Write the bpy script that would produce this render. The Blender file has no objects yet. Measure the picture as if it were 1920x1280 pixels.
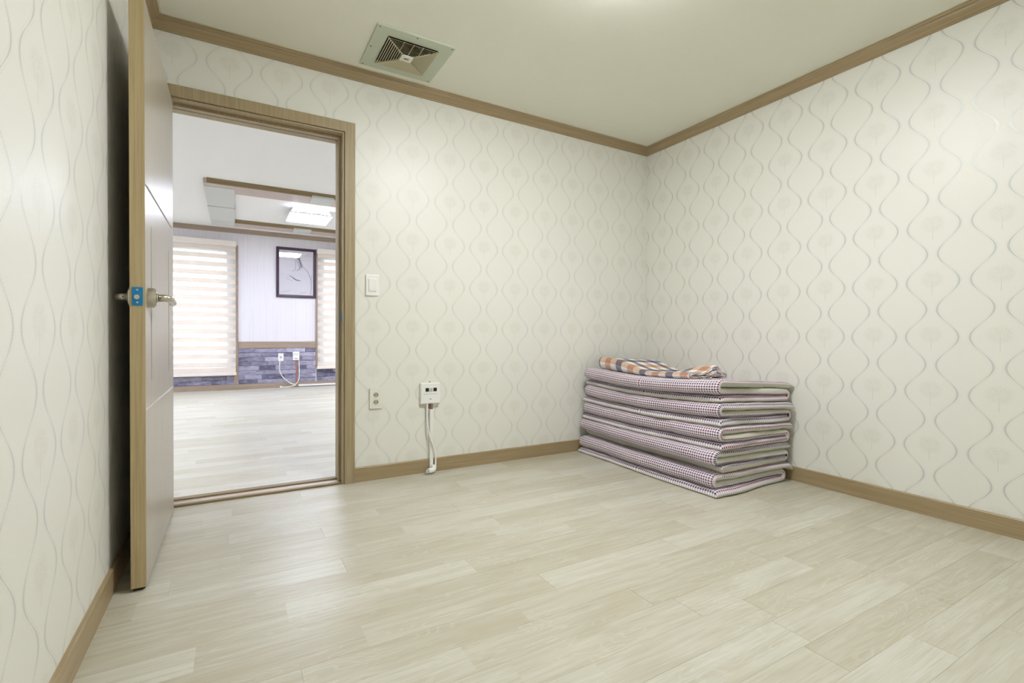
import bpy, bmesh, math, random
from math import pi, sin, cos, sqrt, exp
from mathutils import Vector, Matrix, noise
random.seed(7)
SC = bpy.context.scene
COL = SC.collection

# ------------------------------------------------------------------ camera, light, exposure
F_PX, YAW, PITCH, ROLL = 906.53, 0.52121, -0.012187, 0.0054160
CAM = Vector((-2.88575, -2.85838, 0.85))
fw = Vector((sin(YAW)*cos(PITCH), cos(YAW)*cos(PITCH), sin(PITCH)))
r0 = Vector((cos(YAW), -sin(YAW), 0)); u0 = r0.cross(fw)
rt = r0*cos(ROLL)+u0*sin(ROLL); up = -r0*sin(ROLL)+u0*cos(ROLL)
cd = bpy.data.cameras.new('camera'); cam = bpy.data.objects.new('camera', cd); COL.objects.link(cam)
cd.sensor_width = 36; cd.lens = F_PX*36/1920; cd.clip_start = 0.02; cd.clip_end = 200
R3 = Matrix((rt, up, -fw)).transposed()
cam.matrix_world = Matrix.Translation(CAM) @ R3.to_4x4()
SC.camera = cam
SC.view_settings.view_transform = 'Standard'; SC.view_settings.look = 'None'
SC.view_settings.gamma = 1; SC.view_settings.use_curve_mapping = False
SC.view_settings.exposure = 0.0
world = bpy.data.worlds.new('daylight'); SC.world = world; world.use_nodes = True
bg = world.node_tree.nodes['Background']; bg.inputs[0].default_value = (0.80, 0.90, 1.0, 1); bg.inputs[1].default_value = 3.3
ROOM_LAMP = 87.0      # diffuser strength of the bedroom ceiling lamp
HALL_LAMP = 49.0      # diffuser strength of the hall panels

# ------------------------------------------------------------------ dimensions
XL = -3.24; CE = 2.353; YF = -3.25          # bedroom: x XL..0, y YF..0, ceiling CE
WT = 0.13                                    # wall thickness
FX0, FX1, FY, CE2 = -6.2, 1.6, 5.70, 2.46    # hall
DXL, DXR, DZT = -3.240, -2.288, 2.050        # door casing outline

# ------------------------------------------------------------------ node helpers
class NT:
    def __init__(s, name):
        s.m = bpy.data.materials.new(name); s.m.use_nodes = True
        s.t = s.m.node_tree; s.b = s.t.nodes['Principled BSDF']; s.out = s.t.nodes['Material Output']
    def n(s, typ, **kw):
        nd = s.t.nodes.new(typ)
        for k, v in kw.items():
            if k.startswith('i_'):
                nd.inputs[k[2:].replace('_', ' ')].default_value = v
            else: setattr(nd, k, v)
        return nd
    def set(s, sock, v):
        if isinstance(v, bpy.types.NodeSocket): s.t.links.new(v, sock)
        elif isinstance(v, (tuple, list)) and len(v) == 3 and sock.type == 'RGBA': sock.default_value = (*v, 1)
        else: sock.default_value = v
    def M(s, op, a, b=None, c=None, clamp=False):
        nd = s.t.nodes.new('ShaderNodeMath'); nd.operation = op; nd.use_clamp = clamp
        s.set(nd.inputs[0], a)
        if b is not None: s.set(nd.inputs[1], b)
        if c is not None: s.set(nd.inputs[2], c)
        return nd.outputs[0]
    def mix(s, f, a, b, blend='MIX'):
        nd = s.t.nodes.new('ShaderNodeMix'); nd.data_type = 'RGBA'; nd.blend_type = blend
        s.set(nd.inputs[0], f); s.set(nd.inputs[6], a); s.set(nd.inputs[7], b)
        return nd.outputs[2]
    def obj(s):
        tc = s.n('ShaderNodeTexCoord'); return tc.outputs['Object']
    def xyz(s, v):
        sp = s.n('ShaderNodeSeparateXYZ'); s.t.links.new(v, sp.inputs[0]); return sp.outputs
    def vec(s, x, y, z):
        cb = s.n('ShaderNodeCombineXYZ')
        for i, q in enumerate((x, y, z)): s.set(cb.inputs[i], q)
        return cb.outputs[0]
    def noise(s, v, scale, detail=3, rough=.5, dist=0):
        nd = s.n('ShaderNodeTexNoise'); s.set(nd.inputs['Vector'], v)
        nd.inputs['Scale'].default_value = scale; nd.inputs['Detail'].default_value = detail
        nd.inputs['Roughness'].default_value = rough; nd.inputs['Distortion'].default_value = dist
        return nd.outputs['Fac']
    def band(s, v, w, soft):           # 1 where |v| < w, soft edge
        mr = s.n('ShaderNodeMapRange'); s.set(mr.inputs[0], s.M('ABSOLUTE', v))
        s.set(mr.inputs[1], s.M('ADD', w, soft)); s.set(mr.inputs[2], s.M('SUBTRACT', w, soft))
        mr.inputs[3].default_value = 0; mr.inputs[4].default_value = 1
        return mr.outputs[0]
    def bump(s, h, strength=.2, dist=.002):
        nd = s.n('ShaderNodeBump'); nd.inputs['Strength'].default_value = strength; nd.inputs['Distance'].default_value = dist
        s.t.links.new(h, nd.inputs['Height']); s.t.links.new(nd.outputs[0], s.b.inputs['Normal'])
    def fin(s, col=None, rough=None, spec=None, metal=None):
        if col is not None: s.set(s.b.inputs['Base Color'], col)
        if rough is not None: s.set(s.b.inputs['Roughness'], rough)
        if spec is not None: s.set(s.b.inputs['Specular IOR Level'], spec)
        if metal is not None: s.set(s.b.inputs['Metallic'], metal)
        return s.m

def srgb(r, g, b):
    f = lambda c: ((c/255+.055)/1.055)**2.4 if c > 10 else c/255/12.92
    return (f(r), f(g), f(b))

def plain(name, rgb, rough=.5, spec=.5, metal=0, nz=.04, scale=40):
    n = NT(name); o = n.obj(); f = n.noise(o, scale, 3)
    c = srgb(*rgb); d = tuple(x*(1-nz*2) for x in c)
    return n.fin(n.mix(f, d, c), rough, spec, metal)

# ------------------------------------------------------------------ materials
def wallpaper(name, axis, u0_, z0_, ws=1.0):
    n = NT(name); x, y, z = n.xyz(n.obj()); u = x if axis == 'x' else y
    PU, PZ = .2405, .264
    uc = n.M('SUBTRACT', u, u0_)
    du = n.M('SUBTRACT', n.M('MULTIPLY', n.M('FRACT', n.M('ADD', n.M('DIVIDE', uc, PU), 500.5)), PU), PU/2)   # -PU/2..PU/2
    zc = n.M('SUBTRACT', z, z0_)
    dz = n.M('SUBTRACT', n.M('MULTIPLY', n.M('FRACT', n.M('ADD', n.M('DIVIDE', zc, PZ), 500.5)), PZ), PZ/2)
    ph = n.M('MULTIPLY', zc, 2*pi/PZ)
    co = n.M('COSINE', ph); si = n.M('SINE', ph)
    a = n.M('ADD', .25*PU, n.M('MULTIPLY', co, .166*PU))
    d = n.M('SUBTRACT', n.M('ABSOLUTE', du), a)
    st = n.M('SQRT', n.M('ADD', 1.0, n.M('MULTIPLY', n.M('MULTIPLY', si, si), .9)))
    d = n.M('DIVIDE', d, st)
    w = n.M('ADD', .0011, n.M('MULTIPLY', n.M('POWER', n.M('ABSOLUTE', co), 2.0), .0033*ws))
    line = n.band(d, w, .0009)
    # dotted companion line outside each band
    dd = n.M('SUBTRACT', n.M('ABSOLUTE', d), n.M('ADD', w, .0055))
    dots = n.M('MULTIPLY', n.band(dd, .0012, .0005), n.M('GREATER_THAN', n.M('FRACT', n.M('MULTIPLY', z, 150)), .45))
    # little tree
    tz = n.M('SUBTRACT', dz, .012)
    rr = n.M('SQRT', n.M('ADD', n.M('MULTIPLY', du, du), n.M('MULTIPLY', n.M('MULTIPLY', tz, tz), 1.25)))
    disc = n.M('SUBTRACT', 1.0, n.M('SMOOTH_MIN', 1.0, n.M('DIVIDE', rr, .052), .1), clamp=True)
    disc = n.M('MULTIPLY', disc, 2.6, clamp=True)
    ang = n.M('ARCTAN2', du, n.M('ADD', dz, .035))
    nz = n.noise(n.vec(n.M('MULTIPLY', du, 1), dz, 0), 90, 3)
    rays = n.M('ABSOLUTE', n.M('SINE', n.M('ADD', n.M('MULTIPLY', ang, 19), n.M('MULTIPLY', nz, 9))))
    rays = n.M('LESS_THAN', rays, .38)
    vor = n.n('ShaderNodeTexVoronoi', feature='DISTANCE_TO_EDGE'); n.set(vor.inputs['Vector'], n.vec(du, dz, 0)); vor.inputs['Scale'].default_value = 170
    twig = n.M('LESS_THAN', vor.outputs['Distance'], .07)
    tree = n.M('MULTIPLY', n.M('MAXIMUM', rays, twig), disc)
    trunk = n.M('MULTIPLY', n.band(du, .0013, .0006), n.M('MULTIPLY', n.M('GREATER_THAN', dz, -.062), n.M('LESS_THAN', dz, .0)))
    tree = n.M('MAXIMUM', n.M('MULTIPLY', tree, .62), trunk)
    fine = n.noise(n.obj(), 420, 2)
    base = n.mix(fine, srgb(235, 234, 226), srgb(240, 239, 232))
    c = n.mix(n.M('MULTIPLY', tree, .30), base, srgb(184, 180, 162))
    c = n.mix(n.M('MULTIPLY', dots, .30), c, srgb(200, 200, 190))
    c = n.mix(n.M('MULTIPLY', line, .76 if ws == 1 else .60), c, srgb(198, 201, 198))  # fainter on the back wall: glare on the silver lines put into the colour
    n.bump(fine, .08, .001)
    return n.fin(c, n.M('SUBTRACT', .43, n.M('MULTIPLY', line, .06)), n.M('ADD', .65, n.M('MULTIPLY', line, .3)))

def wood(name, light, dark, axis='z', rough=.42, scale=1.0):
    n = NT(name); x, y, z = n.xyz(n.obj())
    k = {'x': (2, 90, 90), 'y': (90, 2, 90), 'z': (90, 90, 2)}[axis]
    v = n.vec(n.M('MULTIPLY', x, k[0]*scale), n.M('MULTIPLY', y, k[1]*scale), n.M('MULTIPLY', z, k[2]*scale))
    f = n.noise(v, 1.6, 4, .6, .3)
    c = n.mix(n.M('MULTIPLY', n.M('SUBTRACT', f, .3), 2.2, clamp=True), srgb(*dark), srgb(*light))
    n.bump(f, .12, .001)
    return n.fin(c, rough, .45)

def plank_mat():
    n = NT('pale_oak_vinyl'); o = n.obj(); x, y, z = n.xyz(o)
    oi = n.n('ShaderNodeObjectInfo'); r = oi.outputs['Random']
    ox = n.M('ADD', x, n.M('MULTIPLY', r, 31)); oy = n.M('ADD', y, n.M('MULTIPLY', r, 17))
    v = n.vec(n.M('MULTIPLY', ox, 1.0), n.M('MULTIPLY', oy, 14), 0)
    g1 = n.noise(v, 3.2, 5, .6, .6)                       # broad streaks
    g2 = n.noise(n.vec(n.M('MULTIPLY', ox, 5), n.M('MULTIPLY', oy, 190), 0), 1.0, 3, .6)       # pores
    wv = n.noise(n.vec(n.M('MULTIPLY', ox, 1.6), n.M('MULTIPLY', oy, 8), 0), 2.0, 1, .4, .2)
    rings = n.M('ABSOLUTE', n.M('SUBTRACT', n.M('FRACT', n.M('MULTIPLY', wv, 15)), .5))
    ringm = n.M('MULTIPLY', n.M('LESS_THAN', rings, .12), n.M('GREATER_THAN', n.noise(n.vec(ox, n.M('MULTIPLY', oy, 3), 3), 1.7, 1), .52))
    patch = n.noise(n.vec(n.M('MULTIPLY', ox, 2.2), n.M('MULTIPLY', oy, 5), 9), 1.5, 3)
    tone = n.M('ADD', n.M('MULTIPLY', r, .55), n.M('MULTIPLY', g1, 1.5))
    tone = n.M('SUBTRACT', tone, .47, clamp=True)
    c = n.mix(tone, srgb(184, 176, 153), srgb(213, 211, 199))
    c = n.mix(n.M('MULTIPLY', n.M('SUBTRACT', patch, .52), 2.2, clamp=True), c, srgb(184, 173, 149))
    c = n.mix(n.M('MULTIPLY', n.M('SUBTRACT', .50, g2), 2.0, clamp=True), c, srgb(170, 162, 142))
    c = n.mix(n.M('MULTIPLY', ringm, .16), c, srgb(228, 226, 212))
    kn = n.n('ShaderNodeTexVoronoi'); n.set(kn.inputs['Vector'], n.vec(n.M('MULTIPLY', ox, .9), n.M('MULTIPLY', oy, 2.2), 0)); kn.inputs['Scale'].default_value = 1.7
    knot = n.M('LESS_THAN', kn.outputs['Distance'], .035)
    c = n.mix(n.M('MULTIPLY', knot, .35), c, srgb(165, 155, 128))
    n.bump(g2, .10, .0006)
    n.b.inputs['Coat Weight'].default_value = .12; n.b.inputs['Coat Roughness'].default_value = .30
    return n.fin(c, n.M('ADD', .33, n.M('MULTIPLY', g1, .10)), .5)

def gingham():
    n = NT('red_navy_gingham'); uv = n.n('ShaderNodeUVMap'); x, y, z = n.xyz(uv.outputs[0])
    P = .0152
    fx = n.M('DIVIDE', x, P); fy = n.M('DIVIDE', y, P)
    sx = n.band(n.M('SUBTRACT', n.M('FRACT', n.M('ADD', fx, 500)), .5), .25, .05)
    sy = n.band(n.M('SUBTRACT', n.M('FRACT', n.M('ADD', fy, 500)), .5), .25, .05)
    ix = n.M('FLOOR', n.M('ADD', fx, 500)); iy = n.M('FLOOR', n.M('ADD', fy, 500))
    par = n.M('MODULO', n.M('ADD', ix, iy), 2)
    px_ = n.M('MODULO', ix, 2); py_ = n.M('MODULO', iy, 2)
    red, navy = srgb(126, 44, 70), srgb(46, 52, 86)
    tr, tn = srgb(212, 166, 184), srgb(176, 184, 208)
    c = srgb(238, 236, 234)
    c = n.mix(n.M('MULTIPLY', sx, .8), c, n.mix(px_, tn, tr))
    c = n.mix(n.M('MULTIPLY', sy, .8), c, n.mix(py_, tn, tr))
    c = n.mix(n.M('MULTIPLY', sx, sy), c, n.mix(par, red, navy))
    f = n.noise(n.obj(), 300, 2); n.bump(f, .15, .001)
    n.b.inputs['Sheen Weight'].default_value = .15
    return n.fin(c, .85, .2)

def plaid():
    n = NT('brown_navy_plaid'); uv = n.n('ShaderNodeUVMap'); x, y, z = n.xyz(uv.outputs[0])
    def warp(v):
        k = n.M('MODULO', n.M('FLOOR', n.M('ADD', n.M('DIVIDE', v, .058), 400)), 4)
        c = n.mix(n.M('COMPARE', k, 0, .1), (.97, .955, .94), (.69, .50, .40))
        return n.mix(n.M('COMPARE', k, 2, .1), c, (.24, .28, .40))
    m = n.mix(1.0, warp(x), warp(y), 'MULTIPLY')
    f = n.noise(n.vec(n.M('MULTIPLY', x, 900), n.M('MULTIPLY', y, 60), 0), 1, 2)
    c = n.mix(n.M('MULTIPLY', f, .15), m, srgb(226, 190, 165))
    n.bump(f, .2, .001)
    return n.fin(c, .9, .15)

def stone_mat():
    n = NT('slate_ledge_stone'); o = n.obj(); oi = n.n('ShaderNodeObjectInfo'); r = oi.outputs['Random']
    x, y, z = n.xyz(o)
    f = n.noise(n.vec(n.M('ADD', n.M('MULTIPLY', x, 7), n.M('MULTIPLY', r, 40)), y, n.M('MULTIPLY', z, 22)), 1.4, 5, .65)
    t = n.M('ADD', n.M('MULTIPLY', f, 1.1), n.M('MULTIPLY', r, .5))
    t = n.M('SUBTRACT', t, .35, clamp=True)
    t = n.M('ADD', n.M('MULTIPLY', n.M('SUBTRACT', t, .45), 1.7), .45, clamp=True)
    c = n.mix(t, srgb(92, 90, 112), srgb(190, 186, 208))
    n.bump(f, .8, .01)
    return n.fin(c, .7, .3)

def cloth_mat(name, rgb, trans, transp):
    n = NT(name); t = n.t
    d = n.n('ShaderNodeBsdfDiffuse'); tr = n.n('ShaderNodeBsdfTranslucent'); tp = n.n('ShaderNodeBsdfTransparent')
    f = n.noise(n.obj(), 500, 2)
    col = n.mix(n.M('MULTIPLY', f, .2), srgb(*rgb), tuple(c*.85 for c in srgb(*rgb)))
    t.links.new(col, d.inputs[0]); t.links.new(col, tr.inputs[0])
    m1 = n.n('ShaderNodeMixShader'); m1.inputs[0].default_value = trans
    t.links.new(d.outputs[0], m1.inputs[1]); t.links.new(tr.outputs[0], m1.inputs[2])
    m2 = n.n('ShaderNodeMixShader'); m2.inputs[0].default_value = transp
    t.links.new(m1.outputs[0], m2.inputs[1]); t.links.new(tp.outputs[0], m2.inputs[2])
    t.links.new(m2.outputs[0], n.out.inputs[0]); return n.m

def glass_mat(name='window_glass', refl=1.0):
    n = NT(name); t = n.t
    tp = n.n('ShaderNodeBsdfTransparent'); gl = n.n('ShaderNodeBsdfGlossy'); gl.inputs['Roughness'].default_value = .02
    lw = n.n('ShaderNodeLayerWeight'); fc = n.M('ADD', .045, n.M('MULTIPLY', n.M('POWER', lw.outputs['Facing'], 4.0), .9))
    m = n.n('ShaderNodeMixShader'); t.links.new(n.M('MULTIPLY', fc, refl, clamp=True), m.inputs[0])
    t.links.new(tp.outputs[0], m.inputs[1]); t.links.new(gl.outputs[0], m.inputs[2])
    t.links.new(m.outputs[0], n.out.inputs[0]); return n.m

def emit(name, rgb, k):
    n = NT(name); e = n.n('ShaderNodeEmission'); e.inputs[0].default_value = (*rgb, 1); e.inputs[1].default_value = k
    n.t.links.new(e.outputs[0], n.out.inputs[0]); return n.m

def striped_paper():
    n = NT('pale_striped_wallpaper'); x, y, z = n.xyz(n.obj())
    f = n.noise(n.vec(n.M('MULTIPLY', x, 60), 0, n.M('MULTIPLY', z, .6)), 1, 3, .7)
    g = n.M('GREATER_THAN', f, .56)
    c = n.mix(n.M('MULTIPLY', g, .28), srgb(229, 225, 231), srgb(208, 202, 206))
    return n.fin(c, .6, .3)

MW = dict(
    back=wallpaper('wallpaper_back', 'x', -2.183, .890, .62), right=wallpaper('wallpaper_right', 'y', -1.3715, .853),
    left=wallpaper('wallpaper_left', 'y', -1.245, .861),
    ceil=plain('ceiling_paper', (244, 243, 230), .7, .3, 0, .01, 80),
    ceil2=plain('hall_ceiling_paper', (248, 248, 248), .7, .3, 0, .01, 80),
    trimx=wood('trim_wood_x', (178, 158, 124), (154, 134, 100), 'x'), trimy=wood('trim_wood_y', (178, 158, 124), (154, 134, 100), 'y'),
    trimz=wood('trim_wood_z', (182, 166, 134), (156, 138, 106), 'z'),
    sill=wood('sill_wood', (150, 130, 96), (124, 104, 72), 'x'), leaf=wood('door_foil', (188, 180, 164), (170, 160, 142), 'z', .32), leafedge=wood('door_edge_wood', (198, 180, 140), (172, 151, 111), 'z', .5),
    plank=plank_mat(), joint=plain('floor_joint', (150, 142, 122), .6),
    ging=gingham(), lining=plain('quilt_lining', (214, 212, 200), .9, .1, 0, .05, 60), plaid=plaid(),
    white=plain('white_plastic', (246, 246, 243), .3, .5, 0, .01), offw=plain('offwhite_plastic', (236, 234, 222), .35, .5, 0, .01),
    grillw=plain('aged_vent_plastic', (204, 212, 192), .5, .4, 0, .03), dark=plain('near_black', (24, 20, 14), .8, .1),
    slat=plain('vent_slat_plastic', (205, 198, 168), .5, .4, 0, .03), torn=plain('torn_brown_paper', (146, 108, 84), .8), btn=plain('button_grey', (196, 200, 198), .5), well=plain('well_shade_grey', (176, 174, 160), .5), grey=plain('grey_mark', (120, 122, 118), .6),
    black=plain('black_display', (34, 38, 36), .15), steel=plain('satin_steel', (200, 194, 180), .28, .5, 1.0, .02), chrome=plain('chrome', (225, 225, 225), .1, .5, 1.0, .01),
    blue=plain('blue_film', (20, 130, 190), .3), strip=plain('threshold_strip', (214, 200, 186), .3),
    caulk=plain('caulk', (226, 222, 200), .5), stone=stone_mat(), paper=striped_paper(),
    zebra=cloth_mat('blind_band_cream', (250, 242, 235), .50, 0.0), sheer=cloth_mat('blind_sheer', (250, 248, 244), .6, .55),
    rail=plain('blind_rail_cream', (240, 232, 224), .4), pvc=plain('window_pvc', (222, 222, 218), .4),
    glass=glass_mat(), pglass=glass_mat('picture_glass', 1.6), frame=plain('dark_plum_frame', (66, 42, 62), .3),
    art=plain('drawing_paper', (226, 222, 230), .7, .2, 0, .01), ink=plain('grey_ink', (118, 112, 130), .8), redink=plain('red_ink', (190, 90, 100), .8),
    conduit=plain('copper_conduit', (176, 110, 92), .5), lampw=emit('lamp_diffuser', (.965, .99, 1.0), ROOM_LAMP), panelw=emit('panel_diffuser', (.84, .89, 1.07), HALL_LAMP),
    lampbody=plain('lamp_body_white', (235, 235, 235), .4), beam=plain('beam_paper', (206, 208, 206), .6, .3, 0, .02), beamstrip=wood('beam_strip_wood', (196, 180, 172), (178, 162, 154), 'x'),
    halltrim=wood('hall_trim_wood', (172, 154, 138), (150, 132, 114), 'x'), ground=plain('outside_ground', (180, 180, 170), .9),
    shell=plain('plain_wall_paper', (222, 220, 208), .6, .3),
)

# ------------------------------------------------------------------ mesh helpers
def link(name, bm, mat, parent=None, smooth=False, kind=None, label=None, cat=None, group=None):
    me = bpy.data.meshes.new(name); bm.to_mesh(me); bm.free()
    if smooth:
        for p in me.polygons: p.use_smooth = True
    for m in (mat if isinstance(mat, (list, tuple)) else [mat]): me.materials.append(m)
    o = bpy.data.objects.new(name, me); COL.objects.link(o)
    if parent is not None: o.parent = parent
    props(o, kind, label, cat, group); return o
def props(o, kind=None, label=None, cat=None, group=None):
    if kind: o['kind'] = kind
    if label: o['label'] = label
    if cat: o['category'] = cat
    if group: o['group'] = group
    return o
def empty(name, loc=(0, 0, 0), kind=None, label=None, cat=None, group=None):
    o = bpy.data.objects.new(name, None); COL.objects.link(o); o.location = loc; o.empty_display_size = .05
    return props(o, kind, label, cat, group)
def box(bm, x0, x1, y0, y1, z0, z1, bev=0, seg=2, mi=0):
    g = bmesh.ops.create_cube(bm, size=1)
    vs = g['verts']
    for v in vs:
        v.co = Vector(((x0+x1)/2+v.co.x*(x1-x0), (y0+y1)/2+v.co.y*(y1-y0), (z0+z1)/2+v.co.z*(z1-z0)))
    fs = list({f for v in vs for f in v.link_faces})
    for f in fs: f.material_index = mi
    if bev:
        es = list({e for v in vs for e in v.link_edges})
        r = bmesh.ops.bevel(bm, geom=es, offset=bev, segments=seg, profile=.5, affect='EDGES')
        for f in r['faces']: f.material_index = mi
    return bm
def BX(*a, **k): return box(bmesh.new(), *a, **k)
def cyl(bm, p0, p1, r, r2=None, seg=24, caps=True):
    p0, p1 = Vector(p0), Vector(p1); d = p1-p0; r2 = r if r2 is None else r2
    g = bmesh.ops.create_cone(bm, cap_ends=caps, segments=seg, radius1=r, radius2=r2, depth=d.length)
    q = Vector((0, 0, 1)).rotation_difference(d.normalized())
    bmesh.ops.transform(bm, matrix=Matrix.Translation((p0+p1)/2) @ q.to_matrix().to_4x4(), verts=g['verts'])
    return bm
def sph(bm, c, r, seg=16):
    g = bmesh.ops.create_uvsphere(bm, u_segments=seg, v_segments=seg//2, radius=r)
    bmesh.ops.translate(bm, vec=c, verts=g['verts']); return bm
def tube(bm, pts, r, seg=10, closed_caps=True):
    pts = [Vector(p) for p in pts]
    # catmull-rom resample
    P = []
    for i in range(len(pts)-1):
        a = pts[max(i-1, 0)]; b = pts[i]; c = pts[i+1]; d = pts[min(i+2, len(pts)-1)]
        for k in range(6):
            t = k/6
            P.append(.5*((2*b)+(c-a)*t+(2*a-5*b+4*c-d)*t*t+(3*b-a-3*c+d)*t**3))
    P.append(pts[-1]); rings = []; prev = None
    for i, p in enumerate(P):
        t = (P[min(i+1, len(P)-1)]-P[max(i-1, 0)]).normalized()
        if prev is None: nrm = t.orthogonal().normalized()
        else: nrm = (prev-t*prev.dot(t)).normalized()
        prev = nrm; bn = t.cross(nrm)
        rings.append([bm.verts.new(p+r*(nrm*cos(2*pi*k/seg)+bn*sin(2*pi*k/seg))) for k in range(seg)])
    for a, b in zip(rings, rings[1:]):
        for k in range(seg): bm.faces.new((a[k], a[(k+1) % seg], b[(k+1) % seg], b[k]))
    bm.faces.new(rings[0][::-1]); bm.faces.new(rings[-1]); return bm
def sweep(bm, rings, closed_profile=True, caps=True):
    V = [[bm.verts.new(p) for p in r] for r in rings]; n = len(V[0])
    for a, b in zip(V, V[1:]):
        for k in range(n if closed_profile else n-1):
            bm.faces.new((a[k], a[(k+1) % n], b[(k+1) % n], b[k]))
    if caps and closed_profile: bm.faces.new(V[0][::-1]); bm.faces.new(V[-1])
    bmesh.ops.recalc_face_normals(bm, faces=bm.faces); return bm

# ------------------------------------------------------------------ bedroom shell
bm = bmesh.new(); HW = WT/2
box(bm, DXR-.03, .12, 0, HW, -.02, CE+.1); box(bm, XL-.12, DXR-.03, 0, HW, DZT-.03, CE+.1)
link('wall_back', bm, MW['back'], kind='structure')
link('wall_right', BX(0, .12, YF, -.0005, -.02, CE+.1), MW['right'], kind='structure')
link('wall_left', BX(XL-.12, XL, YF, -.0005, -.02, CE+.1), MW['left'], kind='structure')
link('wall_front', BX(XL-.12, .12, YF-.12, YF, -.02, CE+.1), MW['shell'], kind='structure')
link('ceiling', BX(XL, 0, YF, 0, CE, CE+.09), MW['ceil'], kind='structure')

# floor planks
def lay(floor, x0, x1, y0, y1, rows, known, L, W):
    """rows: y of one seam; every plank is an object; full planks share one mesh"""
    cache = {}
    k0 = math.floor((y0-rows)/W); k1 = math.ceil((y1-rows)/W)
    for k in range(k0, k1):
        ya, yb = max(rows+k*W, y0), min(rows+(k+1)*W, y1)
        if yb-ya < .004: continue
        off = known.get(k, random.uniform(0, L))
        j = math.floor((x0-off)/L)
        while off+j*L < x1:
            xa, xb = max(off+j*L, x0), min(off+(j+1)*L, x1); j += 1
            if xb-xa < .01: continue
            key = (round(xb-xa, 3), round(yb-ya, 3))
            if key not in cache:
                b = bmesh.new(); g = .0002
                box(b, g, key[0]-g, g, key[1]-g, -.004, 0)
                me = bpy.data.meshes.new('plank'); b.to_mesh(me); b.free(); me.materials.append(MW['plank']); cache[key] = me
            o = bpy.data.objects.new('plank', cache[key]); o.location = (xa, ya, 0); COL.objects.link(o); o.parent = floor
fl = link('floor', BX(XL, 0, YF, 0.0, -.03, -.0025), MW['joint'], kind='structure')
K = {}
def setk(yrow, x): K[round((yrow+1.187)/.1161)] = x
setk(-.839, -1.63); setk(-1.187, -2.21); setk(-1.303, -2.13); setk(-1.419, -2.36); setk(-1.535, -1.95)
setk(-1.651, -1.505); setk(-1.767, -1.735); setk(-1.883, -1.652); setk(-2.0, -1.458); setk(-2.116, -.255); setk(-2.232, -.91); setk(-1.071, -1.3); setk(-.955, -1.84)
lay(fl, XL, 0, YF, -.001, -1.187, K, .6175, .1161)

# ------------------------------------------------------------------ crown and skirting in the bedroom
def crown_profile(d, z0, z1):
    h = z1-z0
    return [(0, z0), (.009, z0), (.012, z0+.006), (.016, z0+.008), (d*.42, z0+h*.30), (d*.66, z0+h*.55), (d*.70, z0+h*.68), (d*.84, z0+h*.74), (d*.90, z0+h*.86), (d, z0+h*.90), (d, z1), (0, z1)]
CP = crown_profile(.053, 2.298, CE)
link('trim_1', sweep(bmesh.new(), [[(XL+o, -o, z) for o, z in CP], [(-o, -o, z) for o, z in CP]]), MW['trimx'], kind='structure', label='brown wooden crown moulding over the door wall')
link('trim_2', sweep(bmesh.new(), [[(-o, -o, z) for o, z in CP], [(-o, YF+o, z) for o, z in CP]]), MW['trimy'], kind='structure', label='brown wooden crown moulding along the right wall')
link('trim_3', sweep(bmesh.new(), [[(XL+o, -o, z) for o, z in CP], [(XL+o, YF+o, z) for o, z in CP]]), MW['trimy'], kind='structure', label='brown wooden crown moulding along the left wall')
link('trim_4', sweep(bmesh.new(), [[(XL+o, YF+o, z) for o, z in CP], [(-o, YF+o, z) for o, z in CP]]), MW['trimx'], kind='structure', label='brown wooden crown moulding behind the camera')
# caulk bead where the crown meets the ceiling
def bead(name, pts):
    b = bmesh.new()
    for p, q in zip(pts, pts[1:]):
        x0, x1 = sorted((p[0], q[0])); y0, y1 = sorted((p[1], q[1])); box(b, x0-.0035, x1+.0035, y0-.0035, y1+.0035, CE-.003, CE+.001)
    return link(name, b, MW['caulk'], kind='structure')
d_ = .0565
bead('trim_5', [(XL+d_, YF+.06), (XL+d_, -d_), (-d_, -d_), (-d_, YF+.06)])
BH, BT = .0838, .011
def skirt_prof(o): return [(0, 0), (BT, 0), (BT, BH-.004), (BT-.003, BH), (0, BH)]
link('baseboard_back', sweep(bmesh.new(), [[(DXR, -o, z) for o, z in skirt_prof(0)], [(0, -o, z) for o, z in skirt_prof(0)]]), MW['trimx'], kind='structure')
link('baseboard_right', sweep(bmesh.new(), [[(-o, -BT, z) for o, z in skirt_prof(0)], [(-o, YF, z) for o, z in skirt_prof(0)]]), MW['trimy'], kind='structure')
link('baseboard_left', sweep(bmesh.new(), [[(XL+o, -.02, z) for o, z in skirt_prof(0)], [(XL+o, YF, z) for o, z in skirt_prof(0)]]), MW['trimy'], kind='structure')
link('baseboard_front', sweep(bmesh.new(), [[(XL+BT, YF+o, z) for o, z in skirt_prof(0)], [(-BT, YF+o, z) for o, z in skirt_prof(0)]]), MW['trimx'], kind='structure')

# ------------------------------------------------------------------ door frame
PR = [(0, 0), (0, -.016), (.002, -.018), (.056, -.018), (.058, -.016), (.058, -.004), (.061, -.004), (.061, -.012), (.0675, -.012), (.0675, .040),
      (.081, .040), (.081, .072), (.076, .072), (.076, .080), (.081, .080), (.081, WT+.004), (.062, WT+.004), (.062, WT+.018), (0, WT+.018), (0, WT), (.0299, WT), (.0299, 0)]
df = empty('door_2', kind='structure', label='brown wooden door frame with stepped jambs around the open doorway')
df.name = 'trim_6'
bm = bmesh.new()
rings = [[(DXL+u, y, 0) for u, y in PR], [(DXL+u, y, DZT-u) for u, y in PR], [(DXR-u, y, DZT-u) for u, y in PR], [(DXR-u, y, 0) for u, y in PR]]
link('door_casing', sweep(bm, rings), MW['trimz'], df)
ob = bmesh.new(); box(ob, DXR-.0695, DXR-.0665, .004, .030, .925, .985); link('strike_plate', ob, MW['blue'], df, label='blue film covered strike plate')
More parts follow.
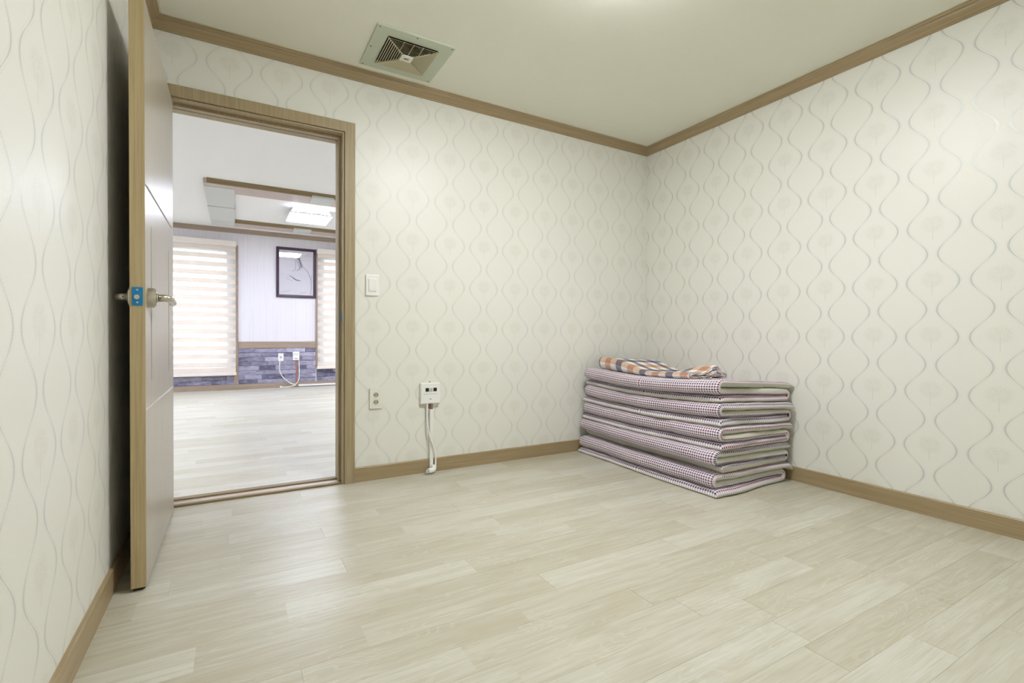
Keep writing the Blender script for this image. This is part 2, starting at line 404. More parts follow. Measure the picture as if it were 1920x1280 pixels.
bm = bmesh.new(); box(bm, DXL+.04, DXR-.05, .000, .030, -.02, .010, .003); box(bm, DXL+.04, DXR-.05, .088, WT+.004, -.02, .014, .003)
link('threshold', bm, MW['sill'], df, label='pair of brown threshold bars')
link('threshold_strip', BX(DXL+.04, DXR-.05, .030, .088, -.02, .006), MW['strip'], df)

# ------------------------------------------------------------------ door leaf (standing open along the left wall)
dr = empty('door_1', (-3.181, -.02, 0), kind='structure', label='brown wooden door leaf standing wide open beside the left wall')
LX0, LX1, LY0, LY1, LZ0, LZ1 = 0, .041, -.856, -.022, .012, 1.950        # local to the empty (x relative -3.181)
def leaf_mesh():
    ys = sorted({LY0, LY1, -.80, -.12, *[c+e for c in (-.728, -.716, -.206, -.194) for e in (-.007, 0, .007) if abs(e) < .001 or (c in (-.728, -.206)) == (e < 0)]})
    zs = sorted({LZ0, LZ1, *[c+e for c in (.600, 1.343) for e in (-.006, 0, .006)], .68, .70, 1.20, 1.23, 1.70})
    def depth(y, z):
        d = 0
        for c in (.600, 1.343):
            if abs(z-c) < 1e-6 and -.801 < y < -.119: d = .007
        if .70 <= z <= 1.20 and any(abs(y-c) < 1e-6 for c in (-.728, -.716, -.206, -.194)): d = .008
        return d
    b = bmesh.new()
    for side, X in ((1, LX1), (-1, LX0)):
        V = [[b.verts.new((X-side*depth(y, z), y, z)) for z in zs] for y in ys]
        for i in range(len(ys)-1):
            for j in range(len(zs)-1): b.faces.new((V[i][j], V[i+1][j], V[i+1][j+1], V[i][j+1]))
        if side == 1: A = V
        else: B = V
    ring = lambda V: [V[i][0] for i in range(len(ys))]+[V[-1][j] for j in range(1, len(zs))]+[V[i][-1] for i in range(len(ys)-2, -1, -1)]+[V[0][j] for j in range(len(zs)-2, 0, -1)]
    ra, rb = ring(A), ring(B)
    for k in range(len(ra)):
        f = b.faces.new((ra[k], ra[(k+1) % len(ra)], rb[(k+1) % len(ra)], rb[k])); f.material_index = 1
    bmesh.ops.recalc_face_normals(b, faces=b.faces); return b
link('door_leaf', leaf_mesh(), [MW['leaf'], MW['leafedge']], dr)
HZ = .972
b = BX(LX0+.006, LX1-.006, LY0-.0025, LY0+.001, HZ-.030, HZ+.030, .001); lp = link('latch_plate', b, MW['blue'], dr, label='blue film covered latch plate')
b = bmesh.new(); cyl(b, (.0205, LY0-.013, HZ-.003), (.0205, LY0-.001, HZ-.003), .0075, .0082, 20); link('latch_bolt', b, MW['steel'], lp, smooth=False)
for s in (-.020, .021): link('screw', cyl(bmesh.new(), (.0205, LY0-.0038, HZ+s), (.0205, LY0-.002, HZ+s), .003, seg=10), MW['steel'], lp)
HY = LY0+.062
for side in (1, -1):
    X = LX1 if side == 1 else LX0
    w_ = .024 if side == 1 else .013
    b = bmesh.new(); cyl(b, (X, HY, HZ), (X+side*w_*.7, HY, HZ), .0335, .0335, 40); cyl(b, (X+side*w_*.7, HY, HZ), (X+side*w_, HY, HZ), .0335, .026, 40)
    ro = link('rosette', b, MW['steel'], dr)
    b = bmesh.new(); e = .060 if side == 1 else .050
    cyl(b, (X+side*w_, HY, HZ), (X+side*(w_+.004), HY, HZ), .0155, seg=24)
    cyl(b, (X+side*w_, HY, HZ), (X+side*(e-.004), HY, HZ), .0125, seg=24)
    if side == 1:
        tube(b, [(X+e-.012, HY, HZ), (X+e-.003, HY+.006, HZ-.001), (X+e, HY+.03, HZ-.003), (X+e, HY+.075, HZ-.006), (X+e-.002, HY+.115, HZ-.009)], .0122, 16)
    else:
        tube(b, [(X-e+.012, HY, HZ), (X-e+.008, HY+.010, HZ), (X-e+.008, HY+.05, HZ), (X-e+.008, HY+.11, HZ-.003)], .0085, 16)
    link('lever', b, MW['steel'], dr, smooth=True)
    b = bmesh.new(); xx = X+side*(w_+.012); cyl(b, (xx, HY-.0130, HZ), (xx, HY-.0115, HZ), .002, seg=10); link('set_screw', b, MW['dark'], ro)
for z in (.22, 1.72):
    b = bmesh.new(); cyl(b, (-.004, -.012, z-.05), (-.004, -.012, z+.05), .006, seg=14); link('hinge', b, MW['steel'], dr)
b = bmesh.new(); box(b, .004, .037, LY0+.01, LY0+.05, .004, .013); link('door_shoe', b, MW['dark'], dr)

# ------------------------------------------------------------------ ceiling lamp of the bedroom (above and just before the frame)
LC = (-1.62, -1.56)
lt = empty('ceiling_lamp', (LC[0], LC[1], CE), label='round white ceiling lamp in the middle of the bedroom ceiling', cat='lamp')
b = bmesh.new(); cyl(b, (0, 0, -.014), (0, 0, 0), .195, .205, 48); link('lamp_base', b, MW['lampbody'], lt)
b = bmesh.new(); cyl(b, (0, 0, -.036), (0, 0, -.014), .198, .200, 48); cyl(b, (0, 0, -.054), (0, 0, -.036), .150, .198, 48); link('lamp_diffuser', b, MW['lampw'], lt)

# ------------------------------------------------------------------ ceiling vent
vc = (-2.084, -.307)
vt = empty('ceiling_vent', (vc[0], vc[1], CE), label='square yellowed plastic ceiling vent with slanted louvres, beside the crown moulding', cat='vent')
b = bmesh.new(); G0, G1 = .133, .202
for x0, x1, y0, y1 in ((-G1, G1, G0, G1), (-G1, G1, -G1, -G0), (-G1, -G0, -G0, G0), (G0, G1, -G0, G0)): box(b, x0, x1, y0*.98, y1*.98, -.010, 0)
link('vent_plate', b, MW['grillw'], vt)
link('cavity_shade', BX(-G0, G0, -G0*.98, G0*.98, -.0008, -.0002), MW['dark'], vt)  # flat dark sheet painted in for the shade behind the louvres
def louvre(q0, q1, side):
    # trapezoid slat; q = distance of outer/inner edge from the centre, tilted so the outer edge is lower
    b = bmesh.new(); t = .0016
    P = [(-q0, q0, -.018), (q0, q0, -.018), (q1, q1, -.0122), (-q1, q1, -.0122)]
    a = side*pi/2; rot = Matrix.Rotation(a, 3, 'Z')
    top = [b.verts.new(rot @ Vector(p)) for p in P]; bot = [b.verts.new(rot @ Vector((p[0], p[1], p[2]-t))) for p in P]
    b.faces.new(top); b.faces.new(bot[::-1])
    for k in range(4): b.faces.new((top[k], bot[k], bot[(k+1) % 4], top[(k+1) % 4]))
    bmesh.ops.recalc_face_normals(b, faces=b.faces); return b
NS = 9
for side in range(4):
    for k in range(NS):
        q0 = G0-.002-k*.0116
        link('slat', louvre(q0, q0-.0080, side), MW['slat'], vt)
b = bmesh.new()
for sx in (-1, 1):
    for sy in (-1, 1):
        a = Vector((sx*G0, sy*G0, -.017)); c = Vector((sx*.028, sy*.028, -.021)); d = (c-a).normalized(); nn = Vector((-d.y, d.x, 0))*.0022
        vs = [b.verts.new(p) for p in (a+nn, c+nn, c-nn, a-nn)]; vs2 = [b.verts.new(v.co+Vector((0, 0, -.003))) for v in vs]
        b.faces.new(vs); b.faces.new(vs2[::-1])
        for k in range(4): b.faces.new((vs[k], vs2[k], vs2[(k+1) % 4], vs[(k+1) % 4]))
for ox in (-.05, 0, .05): box(b, ox-.0012, ox+.0012, -G0, -.03, -.020, -.016)
link('rib', b, MW['slat'], vt)
link('centre_plate', BX(-.032, .032, -.030, .030, -.024, -.018, .003), MW['offw'], vt)
b = bmesh.new(); box(b, -.012, -.003, -.006, .006, -.0248, -.0238); box(b, -.001, .005, -.006, .006, -.0248, -.0238); box(b, .007, .013, -.006, .006, -.0248, -.0238)
link('maker_mark', b, MW['grey'], vt)
for sx, sy in ((-1, -1), (1, -1), (-1, 0), (0, -1), (1, 1), (-1, 1)):
    b = bmesh.new(); cyl(b, (sx*.188, sy*.184, -.0115), (sx*.188, sy*.184, -.0095), .0042, seg=12); link('screw', b, MW['grey'], vt)

# ------------------------------------------------------------------ wall fittings in the bedroom
sw = empty('light_switch', (-2.1885, 0, 1.139), label='white rocker light switch on the door wall, right of the doorway', cat='switch')
link('switch_plate', BX(-.038, .038, -.010, 0, -.061, .061, .003, 3), MW['white'], sw)
b = BX(-.022, .022, -.014, -.009, -.037, .037, .003, 3)
link('rocker', b, MW['white'], sw)
def outlet(name, loc, lab, n=2, w=.037, h=.061, mat='offw'):
    t = empty(name, loc, label=lab, cat='socket')
    link('socket_plate', BX(-w, w, -.011, 0, -h, h, .004, 3), MW[mat], t)
    for k in range(n):
        zc = (.0 if n == 1 else (.021 if k == 0 else -.021))
        b = bmesh.new(); R = .0185 if n == 2 else .02
        # raised ring; flat grey and dark discs paint the shade of cup and pin holes
        cyl(b, (0, -.0135, zc), (0, -.010, zc), R, R, 28)
        s = link('socket_ring', b, MW[mat], t)
        b = bmesh.new(); cyl(b, (0, -.0139, zc), (0, -.0134, zc), R*.80, R*.80, 28); link('well_shade', b, MW['well'], s)
        for sx in (-1, 1): link('pin_hole_shade', cyl(bmesh.new(), (sx*.0085, -.0143, zc), (sx*.0085, -.0138, zc), .0027, seg=12), MW['dark'], s)
        for sz in (-1, 1): link('earth_clip', BX(-.002, .002, -.0152, -.0135, zc+sz*R*.68-.0022, zc+sz*R*.68+.0022), MW['steel'], s)
    return t
outlet('wall_socket', (-2.1675, 0, .478), 'off-white double wall socket low on the door wall', 2)

th = empty('boiler_controller', (-1.836, 0, .491), label='square white heating controller on the door wall above a white cable trunking', cat='thermostat')
link('controller_body', BX(-.064, .064, -.026, 0, -.064, .064, .005, 3), MW['white'], th)
link('face_panel', BX(-.060, .060, -.0275, -.0255, -.060, .060, .001), MW['white'], th)
for x0 in (-.034, .017): link('display', BX(x0, x0+.022, -.0285, -.0272, .012, .034), MW['black'], th)
link('brand_patch', BX(-.009, .012, -.0279, -.0272, .010, .032), MW['btn'], th)
for k in range(6): link('button', BX(-.044+k*.0155, -.037+k*.0155, -.0286, -.0272, -.006, .000, .0006, 1), MW['btn'], th)
b = bmesh.new(); box(b, -.008, .006, -.0279, -.0272, -.036, -.032); link('maker_mark', b, MW['grey'], th)
b = bmesh.new(); cyl(b, (.002, -.006, .069), (.002, 0, .069), .004, seg=12); link('screw', b, MW['grey'], th)
# trunking, cable, plug
tr = empty('cable_trunking', (-1.828, 0, 0), label='narrow white cable trunking running down the door wall to the floor', cat='trunking')
link('duct', BX(-.011, .011, -.026, -.0005, .012, .392, .003, 2), MW['white'], tr)
link('cut_end', BX(-.008, .009, -.022, -.004, .392, .424, .002, 1), MW['torn'], tr, label='torn brown paper behind the trunking end')
b = bmesh.new()
tube(b, [(-.028, -.018, .43), (-.028, -.020, .36), (-.026, -.030, .28), (-.010, -.036, .21), (.012, -.036, .15), (.024, -.028, .09), (.022, -.030, .045), (.004, -.036, .022)], .0055, 12)
for v in b.verts: v.co += Vector((-1.828, 0, 0))
link('white_cable', b, MW['white'], smooth=True, label='thin white cable looping across the trunking below the controller', cat='cable')
b = bmesh.new(); tube(b, [(.012, -.030, .046), (.006, -.040, .024), (-.012, -.050, .020), (-.030, -.052, .020)], .0165, 16)
cl = link('plug_elbow', b, MW['white'], tr, smooth=True)
b = bmesh.new(); cyl(b, (-.030, -.052, .018), (-.046, -.050, .019), .016, .013, 20); cyl(b, (-.046, -.05, .019), (-.05, -.05, .019), .009, .009, 12); link('plug_cap', b, MW['chrome'], tr, label='silver plug cap')

# ------------------------------------------------------------------ quilts
def smooth(a, b_, x): t = max(0, min(1, (x-a)/(b_-a))); return t*t*(3-2*t)
def resample(pts, ds):
    out = [Vector(pts[0])]; acc = [0]; s = 0
    L = [0]
    for a, b_ in zip(pts, pts[1:]): L.append(L[-1]+(Vector(b_)-Vector(a)).length)
    n = max(8, int(L[-1]/ds)); out = []; j = 0
    for i in range(n+1):
        s = L[-1]*i/n
        while j < len(L)-2 and L[j+1] < s: j += 1
        t = (s-L[j])/max(1e-9, L[j+1]-L[j]); out.append((Vector(pts[j]).lerp(Vector(pts[j+1]), t), s))
    return out, L[-1]
def arc(cx, cz, r, a0, a1, n=10): return [(cx+r*cos(a0+(a1-a0)*k/n), cz+r*sin(a0+(a1-a0)*k/n)) for k in range(n+1)]
def padded(parent, path, y0, y1, t, f, warp, seed, mats, names, ds=.012, dy=.02, edge=.03, puff=.0022, yn=.010, wobble=.008):
    P, L = resample(path, ds); ny = int((y1-y0)/dy)
    ybase = [y0+(y1-y0)*k/ny for k in range(ny+1)]
    # finer rows near both ends for a rounded rim
    ybase = sorted({y0, y0+.002, y0+.006, y0+.012, y0+.02, y1, y1-.002, y1-.006, y1-.012, y1-.02, *[y for y in ybase if y0+.025 < y < y1-.025]})
    prof = lambda d: 1 if d >= edge else (1-(1-d/edge)**2.4)**.5
    S = []
    for i, (p, s) in enumerate(P): S.append((p, s))
    ext = []
    # add fine samples at sheet edges
    fine = [0, .0015, .005, .010, .017]
    ps = []
    def at(s):
        k = min(len(P)-2, max(0, int(s/L*(len(P)-1)))); t_ = s/L*(len(P)-1)-k
        return P[k][0].lerp(P[k+1][0], t_)
    ss = sorted({*[x for x in fine], *[L-x for x in fine], *[s for _, s in P if .022 < s < L-.022]})
    for which in (0, 1):
        b = bmesh.new(); uvl = b.loops.layers.uv.new('UVMap'); V = []; UV = {}; U = 0; pc = None
        for s in ss:
            p = at(s); q = at(min(L, s+.004))-at(max(0, s-.004)); q.normalize(); nrm = Vector((-q.y, q.x))
            fs = f(s/L) if callable(f) else f
            off = (fs-.5)*t; sg = (1 if which == 0 else -1)
            cc = Vector((p.x+nrm.x*sg*t/2, p.y+nrm.y*sg*t/2))
            if pc is not None: U += (cc-pc).length
            pc = cc
            row = []
            for y in ybase:
                yw = y+yn*noise.noise(Vector((s*3.1, seed*7.7, 1 if y < (y0+y1)/2 else 5)))*(1)
                h = prof(min(s, L-s))*prof(min(y-y0, y1-y))
                pf = puff*noise.noise(Vector((s*16, y*16, seed*3.3)))+.5*puff*noise.noise(Vector((s*45, y*45, seed)))
                if which == 0: dd = off+(t/2-off)*h+pf*h
                else: dd = off-(t/2+off)*h-pf*h
                c = Vector((p.x+nrm.x*dd, yw, p.y+nrm.y*dd))
                wob = wobble*noise.noise(Vector((y*3.0, p.y*6, seed*2.1)))+.4*wobble*noise.noise(Vector((y*9.0, p.y*14, seed*4.1)))
                c.x += wob
                v = b.verts.new(warp(c)); UV[v] = (U, y); row.append(v)
            V.append(row)
        for i in range(len(V)-1):
            for j in range(len(V[0])-1):
                vs = (V[i][j], V[i+1][j], V[i+1][j+1], V[i][j+1])
                fc = b.faces.new(vs if which == 1 else vs[::-1])
                for lp_ in fc.loops: lp_[uvl].uv = UV[lp_.vert]
        link(names[which], b, mats[which], parent, smooth=True)

LAY = .0418
def stack_warp(c):
    x, y, z = c
    u = (-y-.04)/1.16
    k = 1-.07*max(0, min(1, (x+.68)/.66))-.045*sin(pi*max(0, min(1, u)))*(1-.4*smooth(-.5, 0, x))
    z2 = z*k
    if z < .02: z2 = z*(.9+.1*k)
    # the pile leans a little towards the wall at the top near the far end
    x2 = x+.012*(z/.6)*(1-u)
    return Vector((x2, y-.0, max(z2, .0015)))
QL = ['folded quilt in small red and navy checks, topmost of the pile, under the plaid blanket',
      'folded checked quilt, second from the top of the pile',
      'folded checked quilt, middle one of the five in the pile',
      'folded checked quilt, second from the bottom, with a wide strip of grey lining showing',
      'folded checked quilt lying directly on the floor at the bottom of the pile']
#        edge c left, fold left, right tip, right fold, seam, y near, y far
QP = [(-.672, -.690, -.020, -.050, .66, -1.200, -.075), (-.680, -.672, -.022, -.030, .42, -1.215, -.055), (-.672, -.668, -.016, -.060, .50, -1.222, -.045),
      (-.640, -.690, -.030, -.055, .60, -1.212, -.030), (-.705, -.690, -.016, -.075, .45, -1.205, -.040)]
for i in range(5):
    xe, xf, xt, xr, seam, ya, yb = QP[i]
    z0 = (4-i)*3*LAY
    r = LAY/2; a1, a2, a3 = z0+r, z0+3*r, z0+5*r
    path = [(xe, a1-.004), (xe+.05, a1)] + [(xr-r-.02, a1)] + arc(xr-r, a1+r, r, -pi/2, pi/2)[1:] + [(xf+r+.02, a2)] + arc(xf+r, a2+r, r, -pi/2, -3*pi/2)[1:] + [(xt-.08, a3), (xt-.03, a3-.003), (xt, a3-.012 if i < 4 else a3-.03)]
    root = empty('folded_quilt', (0, 0, 0), label=QL[i], cat='quilt', group='folded checked quilts in the corner')
    padded(root, path, ya, yb, LAY*.97, (lambda q, a=(.34 if i != 3 else .80), c=seam: a+(c-a)*smooth(.18, .42, q)), stack_warp, i+1, (MW['ging'], MW['lining']), ('checked_cover', 'lining'), puff=.0032, yn=.026, wobble=.020)

# plaid blanket on top of the pile
def blanket_warp(c):
    x, y, z = c
    u = max(0, min(1, (-y-.10)/.84))
    cx = -.33-.10*u; sc = 1.0-.28*u
    X = cx+(x)*sc
    h = 1.25-.75*smooth(.15, .7, u)+.10*sin(u*9)
    zz = z*h
    zz += .040*exp(-((X+.37)/.065)**2)*smooth(.55, 1, u)*(z/.06+.15)
    base = stack_warp(Vector((X, y, 15*LAY)))
    return Vector((X, y, base.z+zz+.002))
t_ = .0092; pts = []; half = .205
r = t_*.55; zc = .031; pts = [(-.02, zc-r)]; cz = zc; sgn = 1
z = zc-r
segs = 6; side = 1; dirz = 1
for k in range(segs):
    hx = half+.0*k
    c_ = z+dirz*r
    if side == 1: pts += [(hx*.9, z)]+arc(hx, c_, r, -pi/2*dirz, pi/2*dirz, 8)
    else: pts += [(-hx*.9, z)]+arc(-hx, c_, r, -pi/2*dirz, -3*pi/2*dirz, 8)
    z = c_+dirz*r; side *= -1; dirz *= -1; r += t_*.5
pts.append((side*half*.2, z))
bl = empty('folded_blanket', (0, 0, 0), label='folded brown, cream and navy plaid blanket lying on top of the quilt pile', cat='blanket')
zmin = min(p[1] for p in pts)-t_/2
pts = [(p[0], p[1]-zmin) for p in pts]
padded(bl, pts, -.94, -.10, t_, .5, blanket_warp, 9, (MW['plaid'], MW['plaid']), ('plaid_face', 'plaid_back'), ds=.008, dy=.02, edge=.004, puff=.0012, yn=.012)

# ------------------------------------------------------------------ the hall beyond the door
fl2 = link('floor', BX(FX0, FX1, 0.0, FY, -.03, -.0025), MW['joint'], kind='structure')
PX0, PX1 = -4.25, -1.05
lay(fl2, PX0, PX1, WT+.004, FY, .2, {}, .72, .1161)
b = bmesh.new(); box(b, FX0, PX0, WT, FY, -.004, 0); box(b, PX1, FX1, WT, FY, -.004, 0)
link('plank_field', b, MW['plank'], fl2)
link('ceiling', BX(FX0, FX1, WT, FY, CE2, CE2+.08), MW['ceil2'], kind='structure')
bm = bmesh.new(); box(bm, DXR-.03, FX1, HW, WT, -.02, CE2+.1); box(bm, DXL-.06, DXR-.03, HW, WT, DZT-.03, CE2+.1); box(bm, FX0, DXL+.03, HW, WT, -.02, CE2+.1)
link('wall_hall_front', bm, MW['shell'], kind='structure')
link('wall_hall_left', BX(FX0-.1, FX0, WT, FY, -.02, CE2+.1), MW['shell'], kind='structure')
link('wall_hall_right', BX(FX1, FX1+.1, WT, FY, -.02, CE2+.1), MW['shell'], kind='structure')
# far wall with two window openings
WZ0, WZ1 = .28, 2.16
W = [(-4.75, -2.94), (-1.625, .10)]
bm = bmesh.new(); yA, yB = FY, FY+.18
xs = [FX0, W[0][0], W[0][1], W[1][0], W[1][1], FX1]
for k in (0, 2, 4): box(bm, xs[k], xs[k+1], yA, yB, -.02, CE2+.1)
for a, c in W: box(bm, a, c, yA, yB, -.02, WZ0); box(bm, a, c, yA, yB, WZ1, CE2+.1)
link('wall_far', bm, MW['paper'], kind='structure')
for k, (a, c) in enumerate(W):
    w = empty('window_%d' % (k+1), ((a+c)/2, FY+.09, WZ0), kind='structure', label=('wide' if k == 0 else 'right-hand') + ' hall window behind its striped roller blind')
    hw, hh = (c-a)/2, WZ1-WZ0
    b = bmesh.new()
    for x0, x1, z0, z1 in ((-hw, hw, 0, .05), (-hw, hw, hh-.05, hh), (-hw, -hw+.05, .05, hh-.05), (hw-.05, hw, .05, hh-.05), (-.025, .025, .05, hh-.05)): box(b, x0, x1, -.03, .03, z0, z1, .004, 1)
    link('window_frame', b, MW['pvc'], w)
    for x0, x1 in ((-hw+.05, -.025), (.025, hw-.05)): link('pane', BX(x0, x1, -.003, .003, .05, hh-.05), MW['glass'], w)
    ld = bpy.data.lights.new('window_portal', 'AREA'); ld.shape = 'RECTANGLE'; ld.size = 2*hw; ld.size_y = hh; ld.cycles.is_portal = True
    lo = bpy.data.objects.new('window_portal', ld); COL.objects.link(lo); lo.location = ((a+c)/2, FY+.17, (WZ0+WZ1)/2); lo.rotation_euler = (-pi/2, 0, 0)
    # wooden casing around the opening
link('ground', BX(-14, 10, FY+.4, FY+22, -.4, -.35), MW['ground'], kind='structure')
# casings, chair rail, skirting, crown
RX0, RX1 = -2.852, -1.712
b = bmesh.new(); box(b, RX0-.045, RX0+.018, FY-.02, FY, .10, 2.21, .002, 1); link('trim_7', b, MW['halltrim'], kind='structure', label='thin brown window casing right of the wide blind')
b = bmesh.new(); box(b, RX1-.012, RX1+.042, FY-.02, FY, .30, 2.21, .002, 1); link('trim_8', b, MW['halltrim'], kind='structure', label='thin brown window casing left of the right-hand blind')
link('trim_9', BX(RX0+.018, RX1-.012, FY-.022, FY, .632, .735, .004, 2), MW['halltrim'], kind='structure', label='brown chair rail over the slate cladding')
link('baseboard_far', BX(FX0, FX1, FY-.030, FY, 0, .078, .004, 2), MW['halltrim'], kind='structure')
b = sweep(bmesh.new(), [[(FX0, FY-o, z) for o, z in crown_profile(.05, 2.395, CE2)], [(FX1, FY-o, z) for o, z in crown_profile(.05, 2.395, CE2)]])
link('trim_10', b, MW['halltrim'], kind='structure', label='brown crown moulding above the hall windows')
# ledge-stone cladding: parts of the far wall
wf = bpy.data.objects['wall_far']
random.seed(11)
def stones(x0, x1, z0, z1, rows):
    h = (z1-z0)/rows
    for r_ in range(rows):
        x = x0-random.uniform(0, .15)
        while x < x1-.01:
            L = random.choice((.13, .18, .23, .28, .33)); a, c = max(x, x0), min(x+L, x1); x += L
            if c-a < .03: continue
            d = random.uniform(.008, .022)
            b = BX(a+.0016, c-.0016, FY-d, FY, z0+r_*h+.0016, z0+(r_+1)*h-.0016, .003, 1)
            for v in b.verts:
                if v.co.y < FY-.004: v.co.y += .003*noise.noise(v.co*30)
            link('stone', b, MW['stone'], wf)
stones(RX0+.018, RX1-.012, .078, .632, 8)
stones(-4.15, RX0-.002, .078, .280, 3)
stones(RX1+.006, -1.15, .078, .300, 3)

# zebra roller blinds
def blind(x0, x1, z0, z1, lab, name='roller_blind'):
    w = empty(name, ((x0+x1)/2, FY-.05, z1), label=lab, cat='blind', group='zebra roller blinds on the hall windows')
    hw = (x1-x0)/2; H = z1-z0
    link('headrail', BX(-hw, hw, -.035, .045, -.085, 0, .006, 2), MW['rail'], w)
    b = bmesh.new()
    for yy in (-.008,): box(b, -hw+.01, hw-.01, yy, yy+.0008, -H+.05, -.085)
    link('sheer_fabric', b, MW['sheer'], w)
    p = .1255; k = 0
    z = -.085
    while z > -H+.19:
        link('fabric_band', BX(-hw+.01, hw-.01, -.0125, -.0115, max(z-.066, -H+.05), z), MW['zebra'], w); z -= p
    link('fabric_hem', BX(-hw+.01, hw-.01, -.0125, -.0115, -H+.03, -H+.12), MW['zebra'], w)
    link('bottom_rail', BX(-hw, hw, -.028, .006, -H, -H+.045, .006, 2), MW['rail'], w)
    return w
blind(-4.85, -2.858, .222, 2.262, 'wide cream zebra roller blind pulled down, left of the framed drawing')
blind(-1.708, .20, .283, 2.262, 'cream zebra roller blind pulled down, right of the framed drawing')

# framed drawing
PXa, PXb, PZa, PZb = -2.308, -1.716, 1.446, 2.246
pf = empty('framed_drawing', ((PXa+PXb)/2, FY, (PZa+PZb)/2), label='black framed ink drawing hanging between the two hall windows', cat='picture')
hw, hh = (PXb-PXa)/2, (PZb-PZa)/2
b = bmesh.new(); fp = [(0, -.002), (0, -.028), (.012, -.032), (.036, -.024), (.042, -.016), (.042, -.002)]
rings = [[(sx*(hw-u), y, sz*(hh-u)) for u, y in fp] for sx, sz in ((-1, -1), (1, -1), (1, 1), (-1, 1), (-1, -1))]
V = [[b.verts.new(p) for p in r_] for r_ in rings[:4]]
for k in range(4):
    A, B = V[k], V[(k+1) % 4]
    for j in range(len(fp)): b.faces.new((A[j], A[(j+1) % len(fp)], B[(j+1) % len(fp)], B[j]))
bmesh.ops.recalc_face_normals(b, faces=b.faces)
link('picture_frame', b, MW['frame'], pf)
link('drawing_sheet', BX(-hw+.035, hw-.035, -.008, -.004, -hh+.035, hh-.035), MW['art'], pf)
def P2(px, py):     # crop coordinates inside the sheet, (0..1, 0..1) from the top left
    return (-hw+.042+px*(2*hw-.084), -.0095, hh-.042-py*(2*hh-.084))
b = bmesh.new()
for st, r_ in [([(.56, .14), (.62, .22), (.66, .30), (.72, .37), (.80, .43), (.86, .50), (.90, .58), (.93, .66), (.94, .80), (.92, .97)], .0024),
            ([(.56, .16), (.60, .26), (.61, .36), (.57, .42), (.50, .45)], .0028), ([(.47, .20), (.475, .30), (.47, .40), (.44, .45), (.36, .46)], .0018),
            ([(.52, .15), (.58, .20), (.64, .32), (.67, .37)], .0038), ([(.50, .19), (.56, .17), (.60, .22)], .003),
            ([(.30, .57), (.42, .62), (.50, .655), (.62, .675)], .0042), ([(.34, .585), (.46, .655), (.52, .675), (.55, .655)], .003),
            ([(.26, .60), (.24, .64), (.38, .68)], .0012), ([(.96, .52), (.94, .60), (.93, .70)], .0014), ([(.04, .95), (.20, .93), (.30, .90)], .0012), ([(.60, .95), (.78, .94)], .0018)]:
    tube(b, [P2(*q) for q in st], r_*1.15, 6)
random.seed(3)
for k in range(16):
    x_, y_ = .50+random.random()*.10, .15+random.random()*.10
    tube(b, [P2(x_, y_), P2(x_+.03+random.random()*.03, y_+.07), P2(x_+.05+random.random()*.06, y_+.16+random.random()*.05)], .0009, 4)
for k in range(7): tube(b, [P2(.38+k*.025, .60+k*.010), P2(.47+k*.02, .645+k*.006), P2(.55+k*.012, .66+k*.004)], .0009, 4)
link('ink_stroke', b, MW['ink'], pf)
b = bmesh.new(); tube(b, [P2(.76, .12), P2(.83, .08), P2(.92, .04)], .002, 6); tube(b, [P2(.84, .10), P2(.90, .12)], .0014, 6); link('red_seal_stroke', b, MW['redink'], pf)
link('glass', BX(-hw+.04, hw-.04, -.0155, -.0145, -hh+.04, hh-.04), MW['pglass'], pf)

# hall socket, controller, cords
so = outlet('wall_socket', (-2.243, FY-.0195, .486), 'white single socket on the slate cladding with a white plug in it', 1, .040, .064, 'white')
t2 = empty('hall_controller', (-2.021, FY-.02, .503), label='white two-dial heating controller on the slate cladding', cat='thermostat')
link('controller_body', BX(-.050, .050, -.024, 0, -.070, .070, .005, 2), MW['white'], t2)
for sx in (-1, 1):
    b = bmesh.new(); cyl(b, (sx*.022, -.032, .030), (sx*.022, -.023, .030), .014, .016, 20); link('dial', b, MW['offw'], t2)
link('label_strip', BX(-.022, .022, -.0255, -.0238, -.048, -.040), MW['black'], t2)
link('wall_conduit', BX(-2.022, -2.000, FY-.036, FY-.021, .08, .432, .003, 1), MW['conduit'], label='reddish brown conduit below the hall controller', cat='conduit')
b = bmesh.new()
tube(b, [(-2.250, FY-.036, .470), (-2.262, FY-.055, .40), (-2.266, FY-.05, .30), (-2.235, FY-.05, .20), (-2.17, FY-.055, .12), (-2.09, FY-.06, .06), (-2.03, FY-.065, .05),
         (-1.985, FY-.055, .11), (-1.974, FY-.045, .20), (-1.975, FY-.042, .32), (-1.976, FY-.036, .43)], .007, 8)
link('power_cord', b, MW['white'], smooth=True, label='white power cord drooping from the hall socket to the hall controller', cat='cord')
b = bmesh.new(); tube(b, [(-2.23, FY-.09, .012), (-2.14, FY-.085, .012), (-2.08, FY-.075, .02), (-2.03, FY-.07, .034)], .006, 8); cyl(b, (-2.262, FY-.09, .018), (-2.225, FY-.09, .014), .017, .010, 16)
link('loose_plug', b, MW['white'], smooth=True, label='loose white plug lying on the hall floor before the skirting', cat='plug')
link('floor_trunking', BX(-1.985, -1.0, FY-.048, FY-.031, .012, .040, .003, 1), MW['white'], label='white trunking along the skirting, right of the hall controller', cat='trunking')

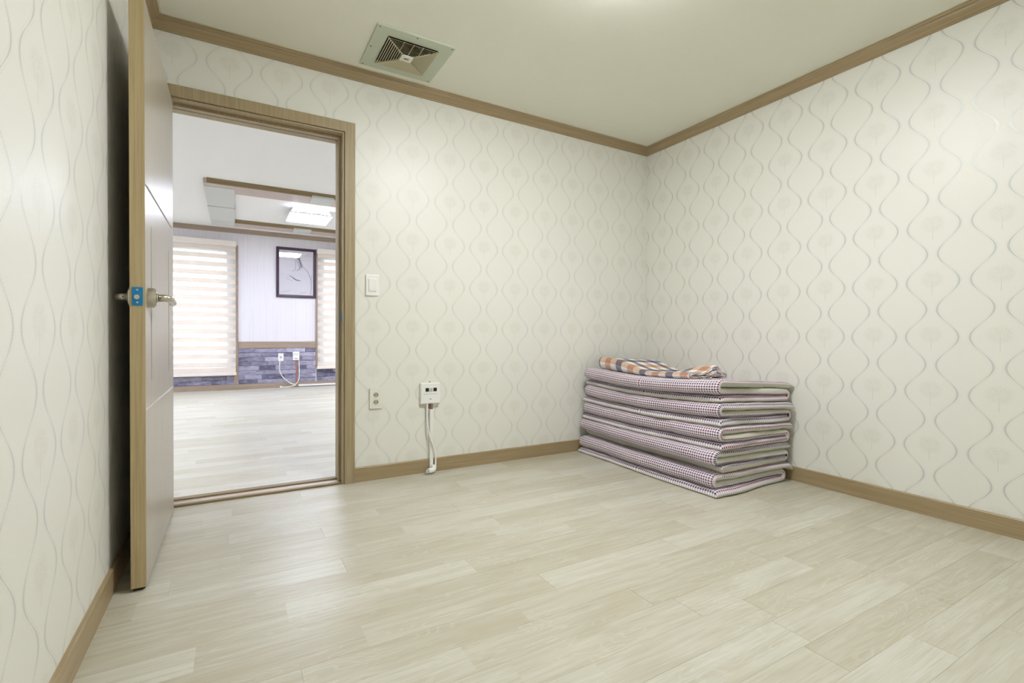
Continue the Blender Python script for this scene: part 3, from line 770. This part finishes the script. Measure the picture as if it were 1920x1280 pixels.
# dropped frame under the hall ceiling
bf = empty('trim_11', kind='structure', label='rectangular dropped frame with brown edges under the hall ceiling')
ZU = 2.412
AX0, AX1, AY0, AY1 = -3.163, .6, 3.05, 5.28
BW = .275
link('near_beam', BX(AX0, AX1, AY0+.012, AY0+.34, ZU, CE2), MW['beamstrip'], bf)
link('far_beam', BX(AX0+BW, AX1, AY1-.28, AY1, ZU, CE2), MW['beamstrip'], bf)
link('right_beam', BX(AX1-.25, AX1, AY0+.26, AY1-.28, ZU, CE2), MW['beamstrip'], bf)
def trimbar(x0, x1, y0):
    prof = [(0, CE2), (-.018, CE2), (-.016, CE2-.010), (-.008, CE2-.022), (-.006, ZU+.006), (-.004, ZU-.002), (0.012, ZU-.002), (.012, CE2)]
    return sweep(bmesh.new(), [[(x0, y0+o, z) for o, z in prof], [(x1, y0+o, z) for o, z in prof]])
link('edge_moulding', trimbar(AX0+.03, AX1, AY0), MW['sill'], bf); link('edge_moulding', trimbar(AX0+BW, AX1, AY1-.285), MW['sill'], bf)
for ya, yb, wv in ((AY0+.13, 4.08, .008), (4.088, 4.94, .012), (4.948, AY1, .004)):      # papered panels of the wide left beam
    b = BX(AX0, AX0+BW+wv, ya, yb, ZU-.006, CE2, .002, 1); link('beam_panel', b, MW['beam'], bf)
b = bmesh.new(); box(b, AX0-.005, AX0+BW+.012, 4.078, 4.090, ZU-.008, ZU-.002); link('panel_seam', b, MW['grey'], bf)
for y0, x0 in ((AY0, -2.12), (AY1-.285, -2.12)):
    link('cover_patch', BX(x0, x0+.24, y0-.010, y0+.27, ZU-.010, ZU+.015, .002, 1), MW['beam'], bf)

# LED panels: all but the dropped-frame one are added to brighten the hall
def panel(x, y, lab, bulbs=True, z=None):
    z = CE2 if z is None else z
    t = empty('ceiling_panel_light', (x, y, z), label=lab, cat='lamp', group='flat square panel lights on the hall ceiling')
    link('panel_body', BX(-.22, .22, -.24, .24, -.055, -.0, .003, 1), MW['lampbody'], t)
    link('panel_rim', BX(-.255, .255, -.275, .275, -.088, -.070, .003, 1), MW['lampbody'], t)
    link('diffuser', BX(-.247, .247, -.267, .267, -.092, -.086), MW['panelw'], t)
    for k in (-.19, 0, .19): link('light_gap', BX(k-.04, k+.04, -.262, -.245, -.068, -.052, .004, 1), MW['panelw'], t)
panel(-2.03, 4.03, 'square white panel light glowing inside the dropped ceiling frame')
panel(-4.70, 4.03, 'added unseen square panel light brightening the hall, over the wide window blind')
panel(.20, 4.03, 'added unseen square panel light brightening the hall near its right wall')
panel(-4.70, 1.45, 'added unseen square panel light brightening the hall left of the doorway')
panel(.20, 1.45, 'added unseen square panel light brightening the hall right of the doorway')
